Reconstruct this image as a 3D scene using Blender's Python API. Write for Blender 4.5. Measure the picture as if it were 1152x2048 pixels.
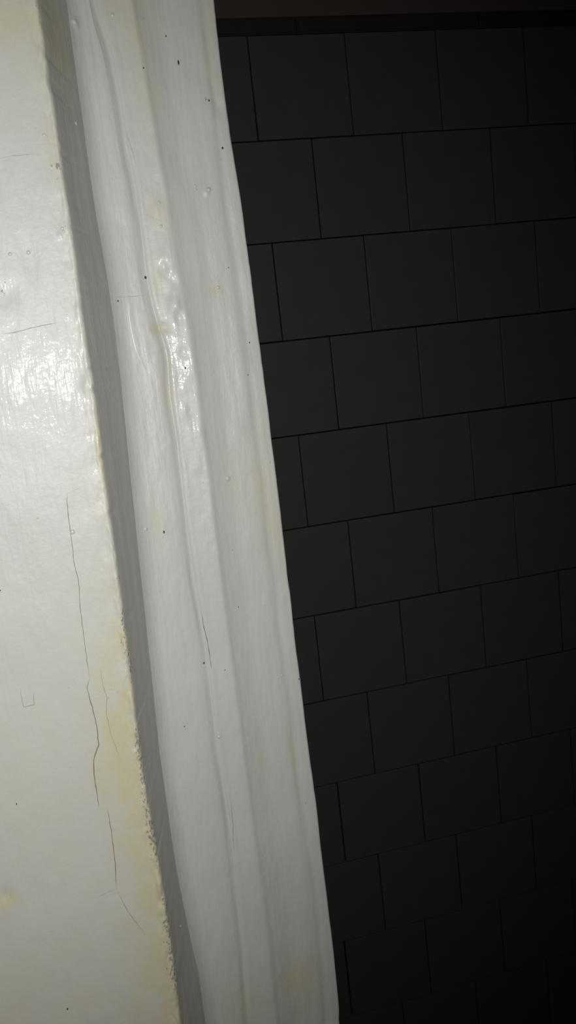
import bpy, bmesh, math, random
import numpy as np
from mathutils import Matrix, Vector

for o in list(bpy.data.objects):
    bpy.data.objects.remove(o, do_unlink=True)
scn = bpy.context.scene
C = scn.collection

# ------------------------------------------------------------------ camera
F = 1846.3                        # focal length in pixels of a 1152 x 2048 frame
T = 0.152                         # tile pitch, metres
ROW = 0.99758 * T                 # height of one course
CAMZ = 13 * ROW - 3.0618 * T      # the tiled dado is 13 courses high
RIGHT = Vector((0.96140712, -0.25239537, -0.10951224))
DOWN = Vector((-0.14885294, -0.14241566, -0.97855024))
FWD = Vector((0.23138529, 0.95708639, -0.17448923))
EYE = Vector((0, 0, CAMZ))
cd = bpy.data.cameras.new('camera')
cam = bpy.data.objects.new('camera', cd)
C.objects.link(cam)
cd.sensor_fit = 'VERTICAL'
cd.sensor_height = 36
cd.lens = 36 * F / 2048
cd.clip_start = 0.02
M = Matrix.Identity(4)
for i, v in enumerate((RIGHT, -DOWN, -FWD, EYE)):
    for j in range(3):
        M[j][i] = v[j]
cam.matrix_world = M
scn.camera = cam

# ------------------------------------------------------------------ light: the phone's own flash beside the lens, night otherwise
w = bpy.data.worlds.new('night')
scn.world = w
w.use_nodes = True
w.node_tree.nodes['Background'].inputs[0].default_value = (0.5, 0.55, 0.7, 1)
w.node_tree.nodes['Background'].inputs[1].default_value = 0.004
ld = bpy.data.lights.new('phone_flash', 'SPOT')
ld.energy = 4.15
ld.color = (1.0, 0.992, 0.965)
ld.spot_size = math.radians(102)
ld.spot_blend = 1.0
ld.shadow_soft_size = 0.0022
fl = bpy.data.objects.new('phone_flash', ld)
C.objects.link(fl)
fl.location = EYE + RIGHT * 0.003 + DOWN * 0.004
aim = FWD - RIGHT * 0.31
fl.rotation_euler = aim.to_track_quat('-Z', 'Y').to_euler()

vs = scn.view_settings
scn.display_settings.display_device = 'sRGB'
vs.view_transform = 'Standard'
vs.look = 'None'
vs.exposure = 0
vs.gamma = 1
vs.use_curve_mapping = False

# ------------------------------------------------------------------ helpers
def tag(o, label=None, cat=None, kind=None, group=None):
    if label: o['label'] = label
    if cat: o['category'] = cat
    if kind: o['kind'] = kind
    if group: o['group'] = group
    return o

def at(px, py, Y):
    """the point of the vertical plane y=Y seen at a pixel of the photograph -> (x, z)"""
    d = RIGHT * ((px - 576) / F) + DOWN * ((py - 1024) / F) + FWD
    t = Y / d.y
    return d.x * t, CAMZ + d.z * t

def link(name, me, mat, parent=None, loc=(0, 0, 0)):
    o = bpy.data.objects.new(name, me)
    C.objects.link(o)
    if mat and not me.materials: me.materials.append(mat)
    o.location = loc
    if parent: o.parent = parent
    return o

def box_mesh(name, x0, x1, y0, y1, z0, z1):
    me = bpy.data.meshes.new(name)
    v = [(x, y, z) for x in (x0, x1) for y in (y0, y1) for z in (z0, z1)]
    f = [(0, 1, 3, 2), (4, 6, 7, 5), (0, 4, 5, 1), (2, 3, 7, 6), (0, 2, 6, 4), (1, 5, 7, 3)]
    me.from_pydata(v, [], f)
    return me

rng = np.random.RandomState(11)
def noise2(x, z, sx, sz, seed):
    """smooth value noise, range about -1..1; cell sizes sx, sz in metres"""
    g = np.random.RandomState(seed).uniform(-1, 1, (257, 257))
    u = np.asarray(x) / sx + 1000.37; v = np.asarray(z) / sz + 1000.71
    iu = np.floor(u).astype(int); iv = np.floor(v).astype(int)
    fu = u - iu; fv = v - iv
    fu = fu * fu * (3 - 2 * fu); fv = fv * fv * (3 - 2 * fv)
    a = g[iu % 257, iv % 257]; b = g[(iu + 1) % 257, iv % 257]
    c = g[iu % 257, (iv + 1) % 257]; d = g[(iu + 1) % 257, (iv + 1) % 257]
    return (a * (1 - fu) + b * fu) * (1 - fv) + (c * (1 - fu) + d * fu) * fv
def fbm(x, z, sx, sz, seed, n=3):
    s = 0; a = 1
    for i in range(n):
        s = s + a * noise2(x, z, sx / 2 ** i, sz / 2 ** i, seed + i); a *= 0.5
    return s

# ------------------------------------------------------------------ materials
def nodes(name):
    m = bpy.data.materials.new(name); m.use_nodes = True
    nt = m.node_tree
    return m, nt, nt.nodes, nt.links, nt.nodes['Principled BSDF']

def paint_material(name):
    m, nt, N, L, P = nodes(name)
    tc = N.new('ShaderNodeTexCoord')
    def mapped(s):
        mp = N.new('ShaderNodeMapping'); mp.inputs['Scale'].default_value = s
        L.new(tc.outputs['Object'], mp.inputs[0]); return mp.outputs[0]
    def nz(vec, scale, detail=2, rough=.5):
        n = N.new('ShaderNodeTexNoise'); n.inputs['Scale'].default_value = scale
        n.inputs['Detail'].default_value = detail; n.inputs['Roughness'].default_value = rough
        L.new(vec, n.inputs['Vector']); return n.outputs['Fac']
    def math_(op, a, b=None, clamp=False):
        k = N.new('ShaderNodeMath'); k.operation = op; k.use_clamp = clamp
        for i, q in enumerate((a, b)):
            if q is None: continue
            if isinstance(q, (int, float)): k.inputs[i].default_value = q
            else: L.new(q, k.inputs[i])
        return k.outputs[0]
    def mix(f, a, b):
        k = N.new('ShaderNodeMix'); k.data_type = 'RGBA'
        for s, q in ((k.inputs['Factor'], f), (k.inputs[6], a), (k.inputs[7], b)):
            if isinstance(q, (tuple, float, int)): s.default_value = q
            else: L.new(q, s)
        return k.outputs[2]
    def attr(a):
        k = N.new('ShaderNodeAttribute'); k.attribute_name = a; return k.outputs['Fac']
    one = mapped((1, 1, 1))
    # colour: cool grey white gloss paint, aged yellow where the stain attribute says, worn spots where the chip attribute says
    big = nz(one, 28, 3)
    base = mix(big, (0.60, 0.61, 0.575, 1), (0.67, 0.675, 0.645, 1))
    st = math_('MULTIPLY', attr('stain'), math_('ADD', math_('MULTIPLY', nz(one, 160, 4, .6), 0.8), 0.6), True)
    base = mix(st, base, (0.64, 0.60, 0.41, 1))
    ch = nz(mapped((1, 1, .6)), 1000, 3, .6)
    chm = math_('MULTIPLY', math_('SUBTRACT', math_('ADD', ch, math_('MULTIPLY', attr('chip'), .24)), .74), 12, True)
    base = mix(chm, base, (0.34, 0.32, 0.27, 1))
    L.new(base, P.inputs['Base Color'])
    P.inputs['Roughness'].default_value = 0.45
    P.inputs['Coat Weight'].default_value = 0.085
    P.inputs['Coat Roughness'].default_value = 0.09
    P.inputs['Coat IOR'].default_value = 1.5
    # relief: brush strokes along the height, orange peel, lumps
    stroke = nz(mapped((1, 1, .16)), 620, 2)
    peel = nz(one, 420, 2, .5)
    lump = nz(mapped((1, 1, .6)), 120, 2, .45)
    fine = nz(one, 1500, 1)
    h = math_('ADD', math_('MULTIPLY', stroke, .00019), math_('MULTIPLY', peel, .00013))
    h = math_('ADD', h, math_('MULTIPLY', lump, .00045))
    h = math_('ADD', h, math_('MULTIPLY', fine, .00002))
    h = math_('SUBTRACT', h, math_('MULTIPLY', chm, .00022))
    b = N.new('ShaderNodeBump'); b.inputs['Distance'].default_value = 1.0; b.inputs['Strength'].default_value = 0.75
    L.new(h, b.inputs['Height'])
    L.new(b.outputs[0], P.inputs['Normal']); L.new(b.outputs[0], P.inputs['Coat Normal'])
    return m

def plain(name, col, rough=.6, noise=0, scale=60, bump=0, spec=.5):
    m, nt, N, L, P = nodes(name)
    P.inputs['Roughness'].default_value = rough
    P.inputs['Specular IOR Level'].default_value = spec
    P.inputs['Base Color'].default_value = (*col, 1)
    if noise or bump:
        tc = N.new('ShaderNodeTexCoord'); n = N.new('ShaderNodeTexNoise')
        n.inputs['Scale'].default_value = scale; n.inputs['Detail'].default_value = 4
        L.new(tc.outputs['Object'], n.inputs['Vector'])
        if noise:
            r = N.new('ShaderNodeValToRGB')
            r.color_ramp.elements[0].position = .3; r.color_ramp.elements[1].position = .7
            r.color_ramp.elements[0].color = (*[c * (1 - noise) for c in col], 1)
            r.color_ramp.elements[1].color = (*[min(1, c * (1 + noise)) for c in col], 1)
            L.new(n.outputs['Fac'], r.inputs[0]); L.new(r.outputs[0], P.inputs['Base Color'])
        if bump:
            b = N.new('ShaderNodeBump'); b.inputs['Distance'].default_value = bump
            L.new(n.outputs['Fac'], b.inputs['Height']); L.new(b.outputs[0], P.inputs['Normal'])
    return m

PAINT = paint_material('aged white gloss paint')
BLOB = plain('white gloss paint blob', (.64, .645, .61), .18)
CRACK = plain('crack line', (.27, .235, .185), .8)
CRACKSOFT = plain('faint crack line', (.38, .35, .29), .7)
FLECK = plain('dark fleck', (.05, .04, .03), .7)
HAIR = plain('pale bristle', (.97, .98, .95), .15)
GROUT = plain('dark grout', (.03, .026, .025), .9, .25, 300, .0004)
UPPER = plain('dark brown wall paint', (.43, .33, .29), .65, .06, 30, .0003)
STRIP = plain('near black border tile', (.16, .125, .12), .6, .08, 50)
JOINTY = plain('plaster core', (.5, .48, .44), .9)
TILES = [plain('stone grey tile', c, .42, .05, 35, .0002) for c in
         [(.345, .318, .308), (.340, .318, .298), (.350, .318, .306), (.336, .312, .300), (.340, .324, .300)]]

# ------------------------------------------------------------------ room shell beyond the doorway
YW = 9.49991 * T                   # face of the tiled wall
U0 = 1.94476                       # tile units from the camera axis to u = 0
def ux(u): return (u + U0) * T
TOP = 13 * ROW
CEIL = 2.55
XL, XR = ux(-9) , ux(11)
FY = 0.340                         # face of the painted wall beside the doorway

floor = link('floor', box_mesh('floor', XL - .1, XR + .1, -1.2, YW + .1, -.08, 0), plain('dark floor', (.10, .09, .085), .5, .2, 20))
tag(floor, 'plain dark floor running through the doorway up to the tiled wall', 'floor', 'structure')
ceil = link('ceiling', box_mesh('ceiling', XL - .1, XR + .1, -1.2, YW + .1, CEIL, CEIL + .08), plain('ceiling paint', (.3, .28, .26), .8, .1, 10))
tag(ceil, 'dull painted ceiling above the doorway and the tiled wall', 'ceiling', 'structure')

back = link('wall_back', box_mesh('wall_back', XL, XR, .0105, .14, 0, TOP), GROUT, loc=(0, YW - .004, 0))
tag(back, 'far dark wall of square grey tiles laid in half bond', 'wall', 'structure')
upper = link('wall_upper', box_mesh('wall_upper', XL, XR, 0, .14, TOP + .0245, CEIL), UPPER, loc=(0, YW, 0))
tag(upper, 'dark brown painted wall band above the tiles at the top edge', 'wall', 'structure')

# the tiles: one object each, edges eased, tiny differences in depth and size
MEAS = {0: [0.477, 1.491, 2.487, 3.496], 1: [1.033, 2.025, 3.03], 2: [0.501, 1.499, 2.494, 3.494], 3: [1.015, 1.999, 2.995],
        4: [0.558, 1.556, 2.544, 3.569], 5: [1.011, 2.007, 3.013], 6: [0.518, 1.519, 2.52, 3.526], 7: [1.034, 2.034, 3.04],
        8: [0.573, 1.569, 2.564, 3.56], 9: [0.971, 1.965, 2.967], 10: [0.45, 1.471, 2.46], 11: [1.089, 2.054, 3.035], 12: [0.53, 1.52, 2.51]}
rnd = random.Random(5)
def tile_mesh(w, h, d=.009, e=.0007):
    me = bpy.data.meshes.new('tile')
    def ring(ix, y): return [(-w/2+ix, y, -h/2+ix), (w/2-ix, y, -h/2+ix), (w/2-ix, y, h/2-ix), (-w/2+ix, y, h/2-ix)]
    j = [(rnd.uniform(-.0003, .0003), 0, rnd.uniform(-.0003, .0003)) for _ in range(4)]
    v = []
    for ix, y in ((0, d), (0, e * .8), (e * .35, e * .25), (e, 0)):
        v += [(a[0] + b[0], a[1], a[2] + b[2]) for a, b in zip(ring(ix, y), j)]
    f = []
    for r in range(3):
        for k in range(4):
            a = r*4+k; b = r*4+(k+1) % 4
            f.append((a, b, b+4, a+4))
    f.append((12, 13, 14, 15)); f.append((3, 2, 1, 0))
    me.from_pydata(v, [], f)

    return me
for r in range(13):
    js = [q for q in MEAS[r]]
    while js[0] > -4.2: js.insert(0, js[0] - 1 + rnd.uniform(-.012, .012))
    while js[-1] < 7.3: js.append(js[-1] + 1 + rnd.uniform(-.012, .012))
    zt = TOP - r * ROW
    for a, b in zip(js[:-1], js[1:]):
        gx = rnd.uniform(.0014, .0026); gz = rnd.uniform(.0016, .0027)
        w = (b - a) * T - gx; h = ROW - gz
        me = tile_mesh(w, h)
        o = link('tile', me, rnd.choice(TILES), back,
                 loc=(ux((a + b) / 2), rnd.uniform(-.0004, .0004) , zt - ROW / 2))
        o.rotation_euler = (rnd.uniform(-.0025, .0025), rnd.uniform(-.0012, .0012), rnd.uniform(-.0025, .0025))
back.location.y = YW

# narrow dark border strip that caps the tiles, in lengths
cap = bpy.data.objects.new('trim_2', None); C.objects.link(cap); cap.location = (0, YW, TOP)
tag(cap, 'narrow near-black border strip capping the dark tiled wall', 'trim', 'structure')
q = XL
while q < XR - .01:
    e = min(q + 2 * T, XR)
    me = box_mesh('border_tile', q + .0008, e - .0008, .002, .03, .0012, .0232)
    bm = bmesh.new(); bm.from_mesh(me)
    bmesh.ops.bevel(bm, geom=[k for k in bm.edges if all(abs(v.co.y - .002) < 1e-5 for v in k.verts)], offset=.0025, segments=3, affect='EDGES')
    bm.to_mesh(me); bm.free()
    link('border_tile', me, STRIP, cap)
    q = e
link('backing', box_mesh('backing', XL, XR, .012, .14, 0, .0245), GROUT, cap)

# ------------------------------------------------------------------ painted wall edge and moulded door casing
z0v = min(at(0, 2048, FY + .02)[1], at(700, 2048, FY + .02)[1]); z1v = max(at(0, 0, FY + .02)[1], at(440, 0, FY + .02)[1])
ZA, ZB = z0v - .02, z1v + .02
zs = np.concatenate([[0, .3, .6, .9], np.linspace(1.0, ZA - .005, 8), np.arange(ZA, ZB, .00055),
                     np.linspace(ZB + .005, 2.0, 8), [2.2, 2.4, CEIL]])

def track(pts, Y):
    """x as a function of height for a hand-painted line seen at these pixels, at depth Y"""
    q = np.array([at(px, py, Y) for px, py in pts])
    q = q[np.argsort(q[:, 1])]
    m = q[:, 0].mean()
    X = np.interp(zs, q[:, 1], q[:, 0])
    k = np.clip(np.minimum((zs - (q[0, 1] - .08)) / .08, ((q[-1, 1] + .08) - zs) / .08), 0, 1)
    X = X * k + m * (1 - k)
    ker = np.hanning(41); ker /= ker.sum()                    # relax the kinks
    Xs = np.convolve(np.pad(X, 20, 'edge'), ker, 'valid')
    return Xs

YM = FY + .042                                                # ground of the moulding
edge_px = [(78, 0), (99, 150), (118, 270), (130, 360), (147, 470), (160, 570), (172, 670), (188, 760), (201, 870), (213, 970), (226, 1060),
           (238, 1150), (250, 1240), (262, 1340), (275, 1450), (290, 1560), (307, 1660), (325, 1760), (341, 1860), (352, 1950), (363, 2048)]
foot_px = [(128, 0), (140, 90), (152, 180), (168, 330), (182, 430), (203, 540), (218, 640), (234, 780), (246, 900), (259, 1020), (270, 1130),
           (282, 1240), (296, 1370), (309, 1500), (326, 1620), (344, 1740), (366, 1850), (388, 1950), (402, 2048)]
foot_px = [(x + (8 if y > 300 else 3), y) for x, y in foot_px]
cove_px = [(x + 40, y) for x, y in foot_px]
groove_px = [(190, 0), (222, 90), (243, 200), (256, 290), (272, 360), (287, 470), (297, 560), (318, 650), (338, 700), (343, 790), (357, 880),
             (366, 960), (377, 1060), (389, 1140), (404, 1230), (417, 1320), (428, 1420), (437, 1500), (449, 1570), (461, 1640), (470, 1720),
             (481, 1830), (492, 1930), (500, 2048)]
bead_px = [(250, 0), (275, 150), (302, 290), (314, 380), (322, 480), (345, 580), (366, 670), (380, 760), (388, 850), (402, 930), (416, 1040),
           (430, 1160), (446, 1280), (461, 1400), (477, 1530), (493, 1660), (512, 1800), (528, 1930), (540, 2048)]
vale_px = [(288, 0), (309, 100), (326, 200), (345, 310), (368, 390), (388, 480), (400, 580), (412, 680), (424, 780), (436, 890), (448, 1000),
           (460, 1100), (474, 1210), (489, 1330), (505, 1450), (520, 1570), (536, 1690), (553, 1800), (566, 1920), (578, 2048)]
lip_px = [(395, 0), (415, 150), (431, 280), (449, 400), (466, 520), (483, 650), (500, 780), (513, 900), (527, 1020), (541, 1130),
          (556, 1250), (570, 1370), (584, 1480), (597, 1580), (611, 1690), (628, 1800), (640, 1920), (650, 2048)]
right_px = [(428, 0), (439, 100), (452, 200), (465, 290), (481, 390), (494, 480), (507, 580), (519, 680), (532, 780), (545, 885), (557, 980),
            (567, 1070), (580, 1180), (589, 1260), (600, 1350), (610, 1430), (621, 1520), (632, 1600), (642, 1690), (656, 1800), (667, 1890), (682, 2048)]

Z = zs[:, None]
vis = ((zs > ZA) & (zs < ZB)).astype(float)[:, None]
E_ = track(edge_px, FY); Fo = track(foot_px, YM); Co = track(cove_px, YM); Gr = track(groove_px, YM)
Be = track(bead_px, YM); Va = track(vale_px, YM + .0046); Li = track(lip_px, YM + .006); Ri = track(right_px, YM + .0068)
# chipped, ragged arris
rag = (fbm(zs * 0, zs, 1, .006, 31, 3) * .00012 + np.minimum(0, noise2(zs * 0, zs, 1, .0035, 41) + .35) * .0008)
E_ = E_ + rag * vis[:, 0]
Ri = Ri + (fbm(zs * 0, zs, 1, .012, 51, 3) * .00016) * vis[:, 0]

def grid_object(name, X, Y, extra_front, parent=None, mat=PAINT, loc=(0, 0, 0)):
    """closed vertical prism: rows follow the height, columns the cross-section (last column joins the first)"""
    nz_, nc = X.shape
    co = np.stack([X, Y, np.repeat(zs[:, None], nc, 1)], -1).reshape(-1, 3) - np.array(loc)
    i = np.arange(nz_ - 1)[:, None] * nc; c = np.arange(nc)[None]; c2 = (c + 1) % nc
    quads = np.stack([i + c, i + c2, i + nc + c2, i + nc + c], -1).reshape(-1, 4)
    me = bpy.data.meshes.new(name)
    caps = [list(range(nc - 1, -1, -1)), [(nz_ - 1) * nc + k for k in range(nc)]]
    nq = len(quads)
    me.vertices.add(len(co)); me.vertices.foreach_set('co', co.ravel())
    loops = np.concatenate([quads.ravel(), caps[0], caps[1]])
    me.loops.add(len(loops)); me.loops.foreach_set('vertex_index', loops.astype(np.int32))
    me.polygons.add(nq + 2)
    starts = np.concatenate([np.arange(nq) * 4, [nq * 4, nq * 4 + nc]])
    me.polygons.foreach_set('loop_start', starts.astype(np.int32))
    me.update(calc_edges=True); me.validate()
    me.shade_smooth()
    for a, arr in extra_front.items():
        at_ = me.attributes.new(a, 'FLOAT', 'POINT')
        at_.data.foreach_set('value', arr.astype(np.float32).ravel())
    return link(name, me, mat, parent, loc)

def spots(X, lst, Y):
    s = np.zeros_like(X)
    for px, py, rx, ry, k in lst:
        x, z = at(px, py, Y)
        sx = rx * Y / F; sz = ry * Y / F
        s += k * np.exp(-(((X - x) - (-(Z - z)) * .0) / sx) ** 2 - ((Z - z) / sz) ** 2)
    return s

# --- wall_left : flat painted face, rounded lip, splayed return down to the casing
xf = np.concatenate([[-.55, -.2, -.08], np.arange(-.05, 0.0, .0006)])
tfrac = np.linspace(0, 1, 46)[1:]
nfr = len(xf)
lipw = .0016
cols = []; ys = []
for x in xf:
    cols.append(np.full_like(zs, x)); ys.append(np.full_like(zs, FY))
for t in tfrac:                                       # 0 .. edge - lipw
    cols.append(t * (E_ - lipw)); ys.append(np.full_like(zs, FY))
for a in np.linspace(0, 1, 9)[1:]:                    # rounded arris
    th = a * math.radians(60)
    cols.append(E_ - lipw + lipw * math.sin(th) / math.sin(math.radians(60)))
    ys.append(FY + lipw * .62 * (1 - math.cos(th)) / .5 + 0 * zs)
y_l = FY + lipw * .62
fx = Fo + .0001
for a in np.linspace(0, 1, 18)[1:]:                   # splayed face
    cols.append(E_ + (fx - E_) * a); ys.append(y_l + (YM - .0020 - y_l) * a + 0 * zs)
for a in (.0003, .0006, .0009): cols.append(fx + a * .5); ys.append(YM - .0020 + a * 1.3 + 0 * zs)
for xx, yy in ((fx + .0004, YM + .03), (fx, .48), (np.full_like(zs, -.55), .48)):
    cols.append(xx + 0 * zs); ys.append(yy + 0 * zs)
X = np.stack(cols, 1); Y = np.stack(ys, 1)
nface = nfr + len(tfrac) + 8
msk = np.zeros(X.shape[1]); msk[:nface + 16] = 1
D = fbm(X, Z, .016, .03, 3, 3) * .00022 + noise2(X, Z, .0032, .009, 8) * .00005
low_ = 1 / (1 + np.exp((Z - at(0, 1400, FY)[1]) / .02))
de = E_[:, None] - X                                  # distance from the arris
D += np.exp(-(de / .004) ** 2) * (fbm(X, Z, .0030, .006, 13, 3) * .00028 * (1 + 1.2 * low_) - .00012)
D += -np.exp(-((de - .0012) / .0011) ** 2) * .00022   # paint builds up in a bead along the arris
D += spots(X, [(60, 520, 16, 40, .0004), (15, 590, 22, 22, .0005), (180, 770, 14, 16, .0006), (10, 1790, 14, 16, .0005), (120, 470, 5, 7, -.0003)], FY)
sp = np.zeros(X.shape[1]); sp[nface:nface + 17] = 1
D += sp[None] * (noise2(X - E_[:, None], Z, .0011, .06, 21) * .00040 + noise2(X - E_[:, None], Z, .0024, .02, 22) * .0005)
Y = Y + D * vis * msk[None]
# stains
dn = np.clip((at(0, 1024, FY)[1] - Z) / .2, -1.2, 1.2)  # + below the middle of the picture
low = 1 / (1 + np.exp(-(dn - .30) * 9))
stain = low * np.exp(-(np.clip(de, 0, None) / .0125) ** 2) * 1.0 + low * .22 + np.exp(-(np.clip(de - .001, 0, None) / .003) ** 2) * .16
stain += spots(X, [(20, 20, 90, 120, .55), (200, 1570, 16, 45, .4), (20, 1800, 25, 20, .7), (105, 300, 22, 60, .4), (200, 890, 8, 90, .5), (250, 1480, 50, 90, .3), (0, 2048, 200, 120, .25)], FY)
stain *= 1 + .5 * fbm(X, Z, .008, .012, 71, 3)

face = np.ones(X.shape[1]); face[nface:] = .12
stain *= face[None]
stain += spots(X, [(115, 40, 30, 110, 1.0)], FY) * (1 - face)[None]
chip = np.exp(-(np.abs(de - .0008) / .0022) ** 2) * (.35 + .65 * low) * np.clip(.55 + fbm(X, Z, .02, .018, 91, 2), 0, 1)
chip += spots(X, [(235, 1157, 8, 8, 1.0), (264, 1340, 7, 50, .8), (276, 1480, 12, 50, .85), (298, 1640, 12, 60, .9), (330, 1800, 9, 30, .7), (112, 330, 9, 20, .8), (248, 1240, 6, 25, .8), (8, 585, 15, 25, .55), (12, 1790, 14, 14, .5), (215, 1400, 25, 40, .35)], FY)
wall = grid_object('wall_left', X, Y, {'stain': np.clip(stain, 0, 1) * vis, 'chip': np.clip(chip, 0, 1) * vis}, loc=(0, FY, 0))
tag(wall, 'thickly painted white wall face with hairline cracks and chipped yellowed edge', 'wall', 'structure')

# --- trim_1 : moulded casing
knots = [(Fo - .0007, -.0008), (Fo, .0000), (Fo + (Co - Fo) * .22, .0018), (Fo + (Co - Fo) * .55, .0034), (Co, .0041), (Co + (Gr - Co) * .45, .0043), (Gr - .0030, .0047), (Gr - .0006, .0056),
         (Gr + .0005, .0051), (Gr + (Be - Gr) * .45, .0048), (Be, .0043), (Be + (Va - Be) * .28, .0041), (Be + (Va - Be) * .6, .0052), (Va, .0063),
         (Va + .0032, .0070), (Va + (Li - Va) * .60, .0074), (Li - .0012, .0078), (Li + .0008, .0083), (Li + (Ri - Li) * .55, .0084), (Ri - .0011, .0086)]
nsub = [3, 5, 8, 8, 14, 10, 10, 6, 10, 8, 9, 7, 7, 9, 14, 10, 7, 8, 8]
KX = np.stack([k[0] for k in knots], 1); KY = np.array([k[1] for k in knots])
KY = YM + KY - .0020
xm = KX.mean(0)
sl = np.gradient(KY, xm)
for i in range(1, len(sl) - 1):                        # no overshoot at turning points
    a = KY[i] - KY[i - 1]; b = KY[i + 1] - KY[i]
    if a * b <= 0: sl[i] = 0
cols = []; ys = []
for i in range(len(knots) - 1):
    hgt = xm[i + 1] - xm[i]
    for t in np.linspace(0, 1, nsub[i], endpoint=False):
        cols.append(KX[:, i] * (1 - t) + KX[:, i + 1] * t)
        y = (2*t**3-3*t*t+1)*KY[i] + (t**3-2*t*t+t)*hgt*sl[i] + (-2*t**3+3*t*t)*KY[i+1] + (t**3-t*t)*hgt*sl[i+1]
        ys.append(y + 0 * zs)
nf = len(cols)
for a in np.linspace(0, 1, 8):
    th = a * math.pi / 2
    cols.append(Ri - .0011 + .0011 * math.sin(th)); ys.append(KY[-1] + .0011 * (1 - math.cos(th)) + 0 * zs)
nf2 = len(cols)
for xx, yy in ((Ri, YM + .012), (Ri - .001, YM + .0125), (Ri - .001, .48), (Fo - .0007, .48), (Fo - .0007, YM + .005)):
    cols.append(xx + 0 * zs); ys.append(yy + 0 * zs)
X = np.stack(cols, 1); Y = np.stack(ys, 1)
msk = np.zeros(X.shape[1]); msk[2:nf2] = 1
g = X - Gr[:, None]; b = X - Be[:, None]; v_ = X - Va[:, None]
D = fbm(X, Z, .012, .03, 103, 3) * .00018
D += noise2(X, Z, .006, .010, 110) * .00005
# dribbled paint along the bead, the groove breaks up, comes and goes
lumpy = spots(X, [(330, 620, 60, 260, 1.0), (380, 800, 40, 130, .5)], YM)
D += np.exp(-(b / .0035) ** 2) * noise2(X, Z, .0036, .0048, 120) * .00038 * (.2 + np.clip(lumpy, 0, 1))
gl = np.clip(.75 + .7 * noise2(X * 0, Z, 1, .030, 131), .15, 1.3)
D += np.exp(-(g / .00055) ** 2) * .00032 * gl + np.exp(-((g + .0014) / .0012) ** 2) * .0003 * noise2(X, Z, .004, .016, 133)
D += np.exp(-((g + .007) / .006) ** 2) * fbm(X, Z, .0035, .006, 140, 2) * .00007
el = X - Li[:, None]
D += np.exp(-(el / .0015) ** 2) * noise2(X * 0, Z, 1, .02, 150) * .0004
D += spots(X, [(418, 380, 5, 7, -.0005), (150, 45, 6, 9, -.0007), (325, 655, 14, 10, .0008), (350, 612, 16, 18, -.0006), (440, 200, 8, 14, .0004), (620, 1920, 14, 40, -.0004)], YM)
Y = Y + D * vis * msk[None]
stain = spots(X, [(330, 425, 20, 30, .55), (318, 560, 14, 40, .35), (325, 655, 18, 16, .6), (336, 770, 8, 70, .3), (435, 577, 14, 12, .55), (290, 120, 26, 130, .35),
                  (420, 60, 14, 140, .40), (260, 10, 60, 60, .4), (535, 1000, 28, 130, .40), (470, 970, 26, 60, .22), (533, 1535, 13, 30, .55), (316, 1040, 14, 40, .35),
                  (610, 1990, 60, 90, .6), (500, 2030, 60, 60, .35), (595, 1540, 8, 130, .35), (560, 1080, 14, 40, .3), (440, 1990, 60, 80, .2), (305, 415, 10, 25, .3)], YM)
stain *= 1 + .5 * fbm(X, Z, .006, .010, 171, 3)
chip = spots(X, [(447, 300, 10, 20, .5), (420, 190, 12, 16, .5), (622, 1620, 7, 12, .9), (605, 1350, 6, 8, .6), (545, 920, 6, 40, .4), (557, 1190, 6, 20, .4), (400, 372, 14, 8, .4)], YM)
trim = grid_object('trim_1', X, Y, {'stain': np.clip(stain, 0, 1) * vis, 'chip': np.clip(chip, 0, 1) * vis}, loc=(0, FY, 0))
tag(trim, 'white gloss moulded door casing with wavy beads, beside the dark tiled room', 'door casing', 'structure')

# surface lookup, so that flecks, blobs and cracks sit on the paint
from mathutils.bvhtree import BVHTree
def tree(o):
    n = len(o.data.vertices); co = np.empty(n * 3); o.data.vertices.foreach_get('co', co); co = co.reshape(-1, 3)
    return BVHTree.FromPolygons([tuple(c) for c in co], [tuple(p.vertices) for p in o.data.polygons])
TW = tree(wall); TM = tree(trim)
def on(px, py):
    d = (RIGHT * ((px - 576) / F) + DOWN * ((py - 1024) / F) + FWD).normalized()
    o = EYE - Vector((0, FY, 0))
    best = None
    for t, ob in ((TW, wall), (TM, trim)):
        h = t.ray_cast(o, d)
        if h[0] and (best is None or h[3] < best[0]): best = (h[3], h[0], h[1], ob)
    if best is None:
        x, z = at(px, py, YM)
        return Vector((x, YM - FY, z)), Vector((0, -1, 0)), trim
    return best[1], best[2], best[3]

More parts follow.
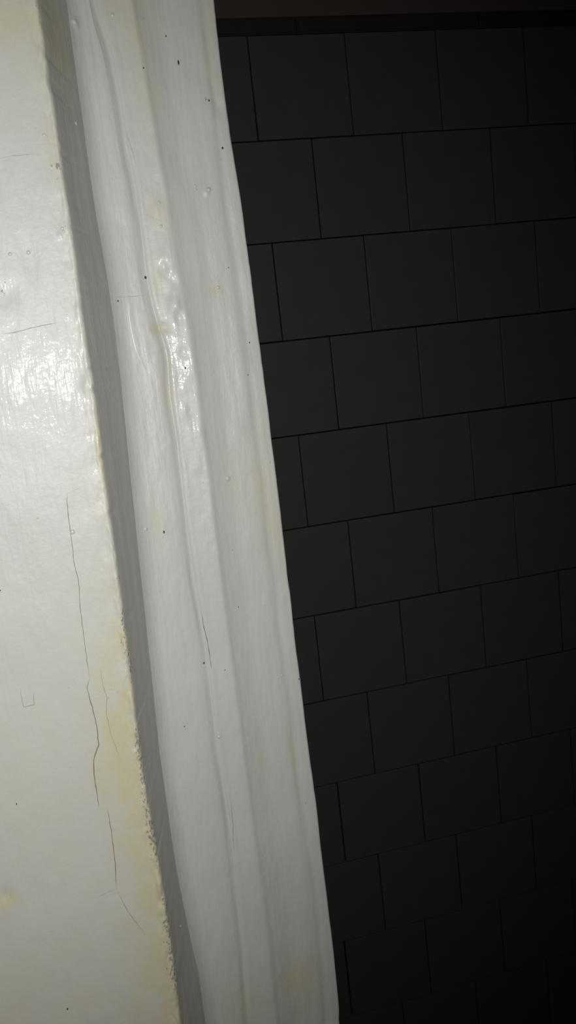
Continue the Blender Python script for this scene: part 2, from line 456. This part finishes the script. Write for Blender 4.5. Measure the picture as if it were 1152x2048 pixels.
def ribbon(name, pts, wpx, mat, parent_hint=None, lift=.00004, seed=1):
    """a thin sliver following a crack in the paint; tapered, uneven"""
    r = random.Random(seed)
    P = []
    for (a, b) in zip(pts[:-1], pts[1:]):
        L = math.hypot(b[0] - a[0], b[1] - a[1]); n = max(1, int(L / 7))
        for k in range(n):
            t = k / n
            P.append((a[0] + (b[0] - a[0]) * t + r.uniform(-.7, .7), a[1] + (b[1] - a[1]) * t))
    P.append(pts[-1])
    vs_ = []; fs = []; ob = None
    for i, (x, y) in enumerate(P):
        x0, y0 = P[max(0, i - 1)]; x1, y1 = P[min(len(P) - 1, i + 1)]
        tx, ty = x1 - x0, y1 - y0; l = math.hypot(tx, ty) or 1
        e = min(1, min(i, len(P) - 1 - i) / 4 + .12)
        wd = wpx * .42 * e * r.uniform(.6, 1.2)
        for s in (-1, 0, 1):
            p, n, ob_ = on(x - ty / l * wd * s, y + tx / l * wd * s)
            ob = ob or ob_
            vs_.append(tuple(p + Vector((0, -1, 0)) * (lift if s else lift * 1.8)))
        for s in (-1, 1):
            p, n, _ = on(x - ty / l * wd * s, y + tx / l * wd * s)
            vs_.append(tuple(p + Vector((0, .0001, 0))))
    for i in range(len(P) - 1):
        a = i * 5; b = a + 5
        fs += [(a, a + 1, b + 1, b), (a + 1, a + 2, b + 2, b + 1), (a + 3, a, b, b + 3), (a + 2, a + 4, b + 4, b + 2)]
    me = bpy.data.meshes.new(name); me.from_pydata(vs_, [], fs)
    return link(name, me, mat, ob)

ribbon('crack', [(134, 985), (135, 1020), (143, 1080), (147, 1120), (157, 1160), (161, 1220), (168, 1280), (175, 1330), (179, 1357)], 1.5, CRACK, seed=2)
ribbon('crack', [(179, 1357), (174, 1376), (182, 1405), (189, 1432), (195, 1462), (197, 1490), (189, 1512), (187, 1530), (190, 1565), (198, 1615)], 2.4, CRACK, seed=3)
ribbon('crack', [(216, 1618), (222, 1660), (229, 1710), (233, 1778)], 1.9, CRACK, seed=4)
ribbon('crack', [(233, 1778), (246, 1806), (262, 1832), (290, 1868)], 1.6, CRACKSOFT, seed=5)
ribbon('crack', [(233, 1778), (216, 1784), (196, 1795)], 1.2, CRACKSOFT, seed=6)
ribbon('crack', [(134, 988), (150, 980), (166, 974)], 1.1, CRACKSOFT, seed=7)
ribbon('crack', [(0, 668), (30, 665), (62, 656), (95, 649), (118, 645)], 1.8, CRACKSOFT, seed=8)
ribbon('crack', [(0, 317), (20, 312), (45, 310), (70, 307)], 1.4, CRACKSOFT, seed=9)
ribbon('crack', [(201, 1335), (205, 1370), (214, 1395), (212, 1425), (222, 1470), (232, 1495), (241, 1520)], 1.3, CRACKSOFT, seed=10)
ribbon('crack', [(232, 594), (262, 593), (290, 591)], 1.2, CRACKSOFT, seed=11)
ribbon('crack', [(402, 1222), (407, 1248), (412, 1270), (418, 1302), (424, 1340)], 2.0, CRACK, seed=12)
ribbon('crack', [(458, 1590), (463, 1615), (466, 1650), (467, 1700)], 1.3, CRACKSOFT, seed=13)
ribbon('crack', [(252, 265), (264, 300), (272, 330)], 1.3, CRACKSOFT, seed=14)
ribbon('crack', [(41, 1376), (43, 1396), (47, 1414), (58, 1412), (68, 1409), (67, 1394), (66, 1380)], 1.8, CRACKSOFT, seed=15)['label'] = 'small rectangular outline of a patch under the paint'

def dome(name, px, py, rpx, mat, flat=.6, stretch=1.0, seed=0):
    p, n, ob = on(px, py)
    r = rpx * p_scale(p)
    bm = bmesh.new(); bmesh.ops.create_uvsphere(bm, u_segments=14, v_segments=10, radius=1)
    me = bpy.data.meshes.new(name); bm.to_mesh(me); bm.free(); me.shade_smooth()
    o = link(name, me, mat, ob, loc=p)
    if n.y > 0: n = -n
    o.rotation_euler = n.to_track_quat('Z', 'Y').to_euler()
    o.scale = (r, r * stretch, r * flat)
    return o
def p_scale(p): return (p.y + FY) / F / .98
for px, py, r in [(150, 44, 4.5), (225, 30, 4), (152, 247, 3.5), (418, 379, 4.5), (456, 957, 5), (145, 1064, 5), (438, 1474, 4), (564, 1351, 2.6),
                  (88, 270, 3.5), (92, 273, 3), (124, 457, 3.5), (127, 463, 3), (75, 1036, 2.2), (292, 1058, 4), (390, 372, 3), (322, 452, 3),
                  (57, 505, 4), (20, 508, 3.5), (361, 1852, 2.6), (436, 575, 3.5), (318, 405, 3)]:
    dome('paint_blob', px, py, r, BLOB, .55)
for px, py, r, s in [(357, 125, 1.8, 2.4), (332, 72, 1.1, 1.5), (287, 136, 1.3, 1.2), (291, 555, 2.4, 1.2), (236, 602, 1.5, 1.2), (328, 1064, 1.6, 2), (408, 1326, 2, 1),
                  (418, 201, 1.6, 1.3), (445, 296, 2.0, 1.2), (371, 736, 1.6, 1.2), (499, 685, 1.2, 1.6), (33, 1608, 1.3, 1.2), (457, 535, 1.1, 1), (496, 750, 1.1, 1),
                  (477, 1214, 1.2, 1), (450, 1340, 1.1, 1), (369, 1453, 1.2, 1), (598, 1358, 1.4, 1.3), (0, 1181, 1.5, 1), (135, 2018, 1.6, 1.5)]:
    dome('dirt_fleck', px, py, r, FLECK, .5, s)

# a pale bristle lying on the casing
pts = [(258, 604), (258, 628), (261, 650), (266, 676), (272, 700), (279, 716), (284, 725)]
ring_n = 6; vs_ = []; fs = []
base = on(258, 604)[0]
fine = []
for a, b in zip(pts[:-1], pts[1:]):
    for k in range(4):
        fine.append((a[0] + (b[0] - a[0]) * k / 4, a[1] + (b[1] - a[1]) * k / 4))
fine.append(pts[-1])
ctr = [on(*q)[0] + Vector((0, -.00035, 0)) for q in fine]
for i in range(1, len(ctr) - 1): ctr[i].y = (ctr[i-1].y + ctr[i].y + ctr[i+1].y) / 3 - .00003
for i, c in enumerate(ctr):
    rr = .00019 * (0.45 + .55 * min(1, min(i, len(ctr) - 1 - i) / 4))
    for k in range(ring_n):
        a = 2 * math.pi * k / ring_n
        vs_.append(tuple(c - base + Vector((math.cos(a) * rr, math.sin(a) * rr, 0))))
for i in range(len(ctr) - 1):
    for k in range(ring_n):
        a = i * ring_n + k; b = i * ring_n + (k + 1) % ring_n
        fs.append((a, b, b + ring_n, a + ring_n))
fs.append(tuple(range(ring_n - 1, -1, -1))); fs.append(tuple(len(vs_) - ring_n + k for k in range(ring_n)))
me = bpy.data.meshes.new('bristle'); me.from_pydata(vs_, [], fs); me.shade_smooth()
h = link('bristle', me, HAIR, None, loc=base + Vector((0, FY, 0)))
tag(h, 'thin pale curved hair stuck to the painted casing left of its bead', 'hair')
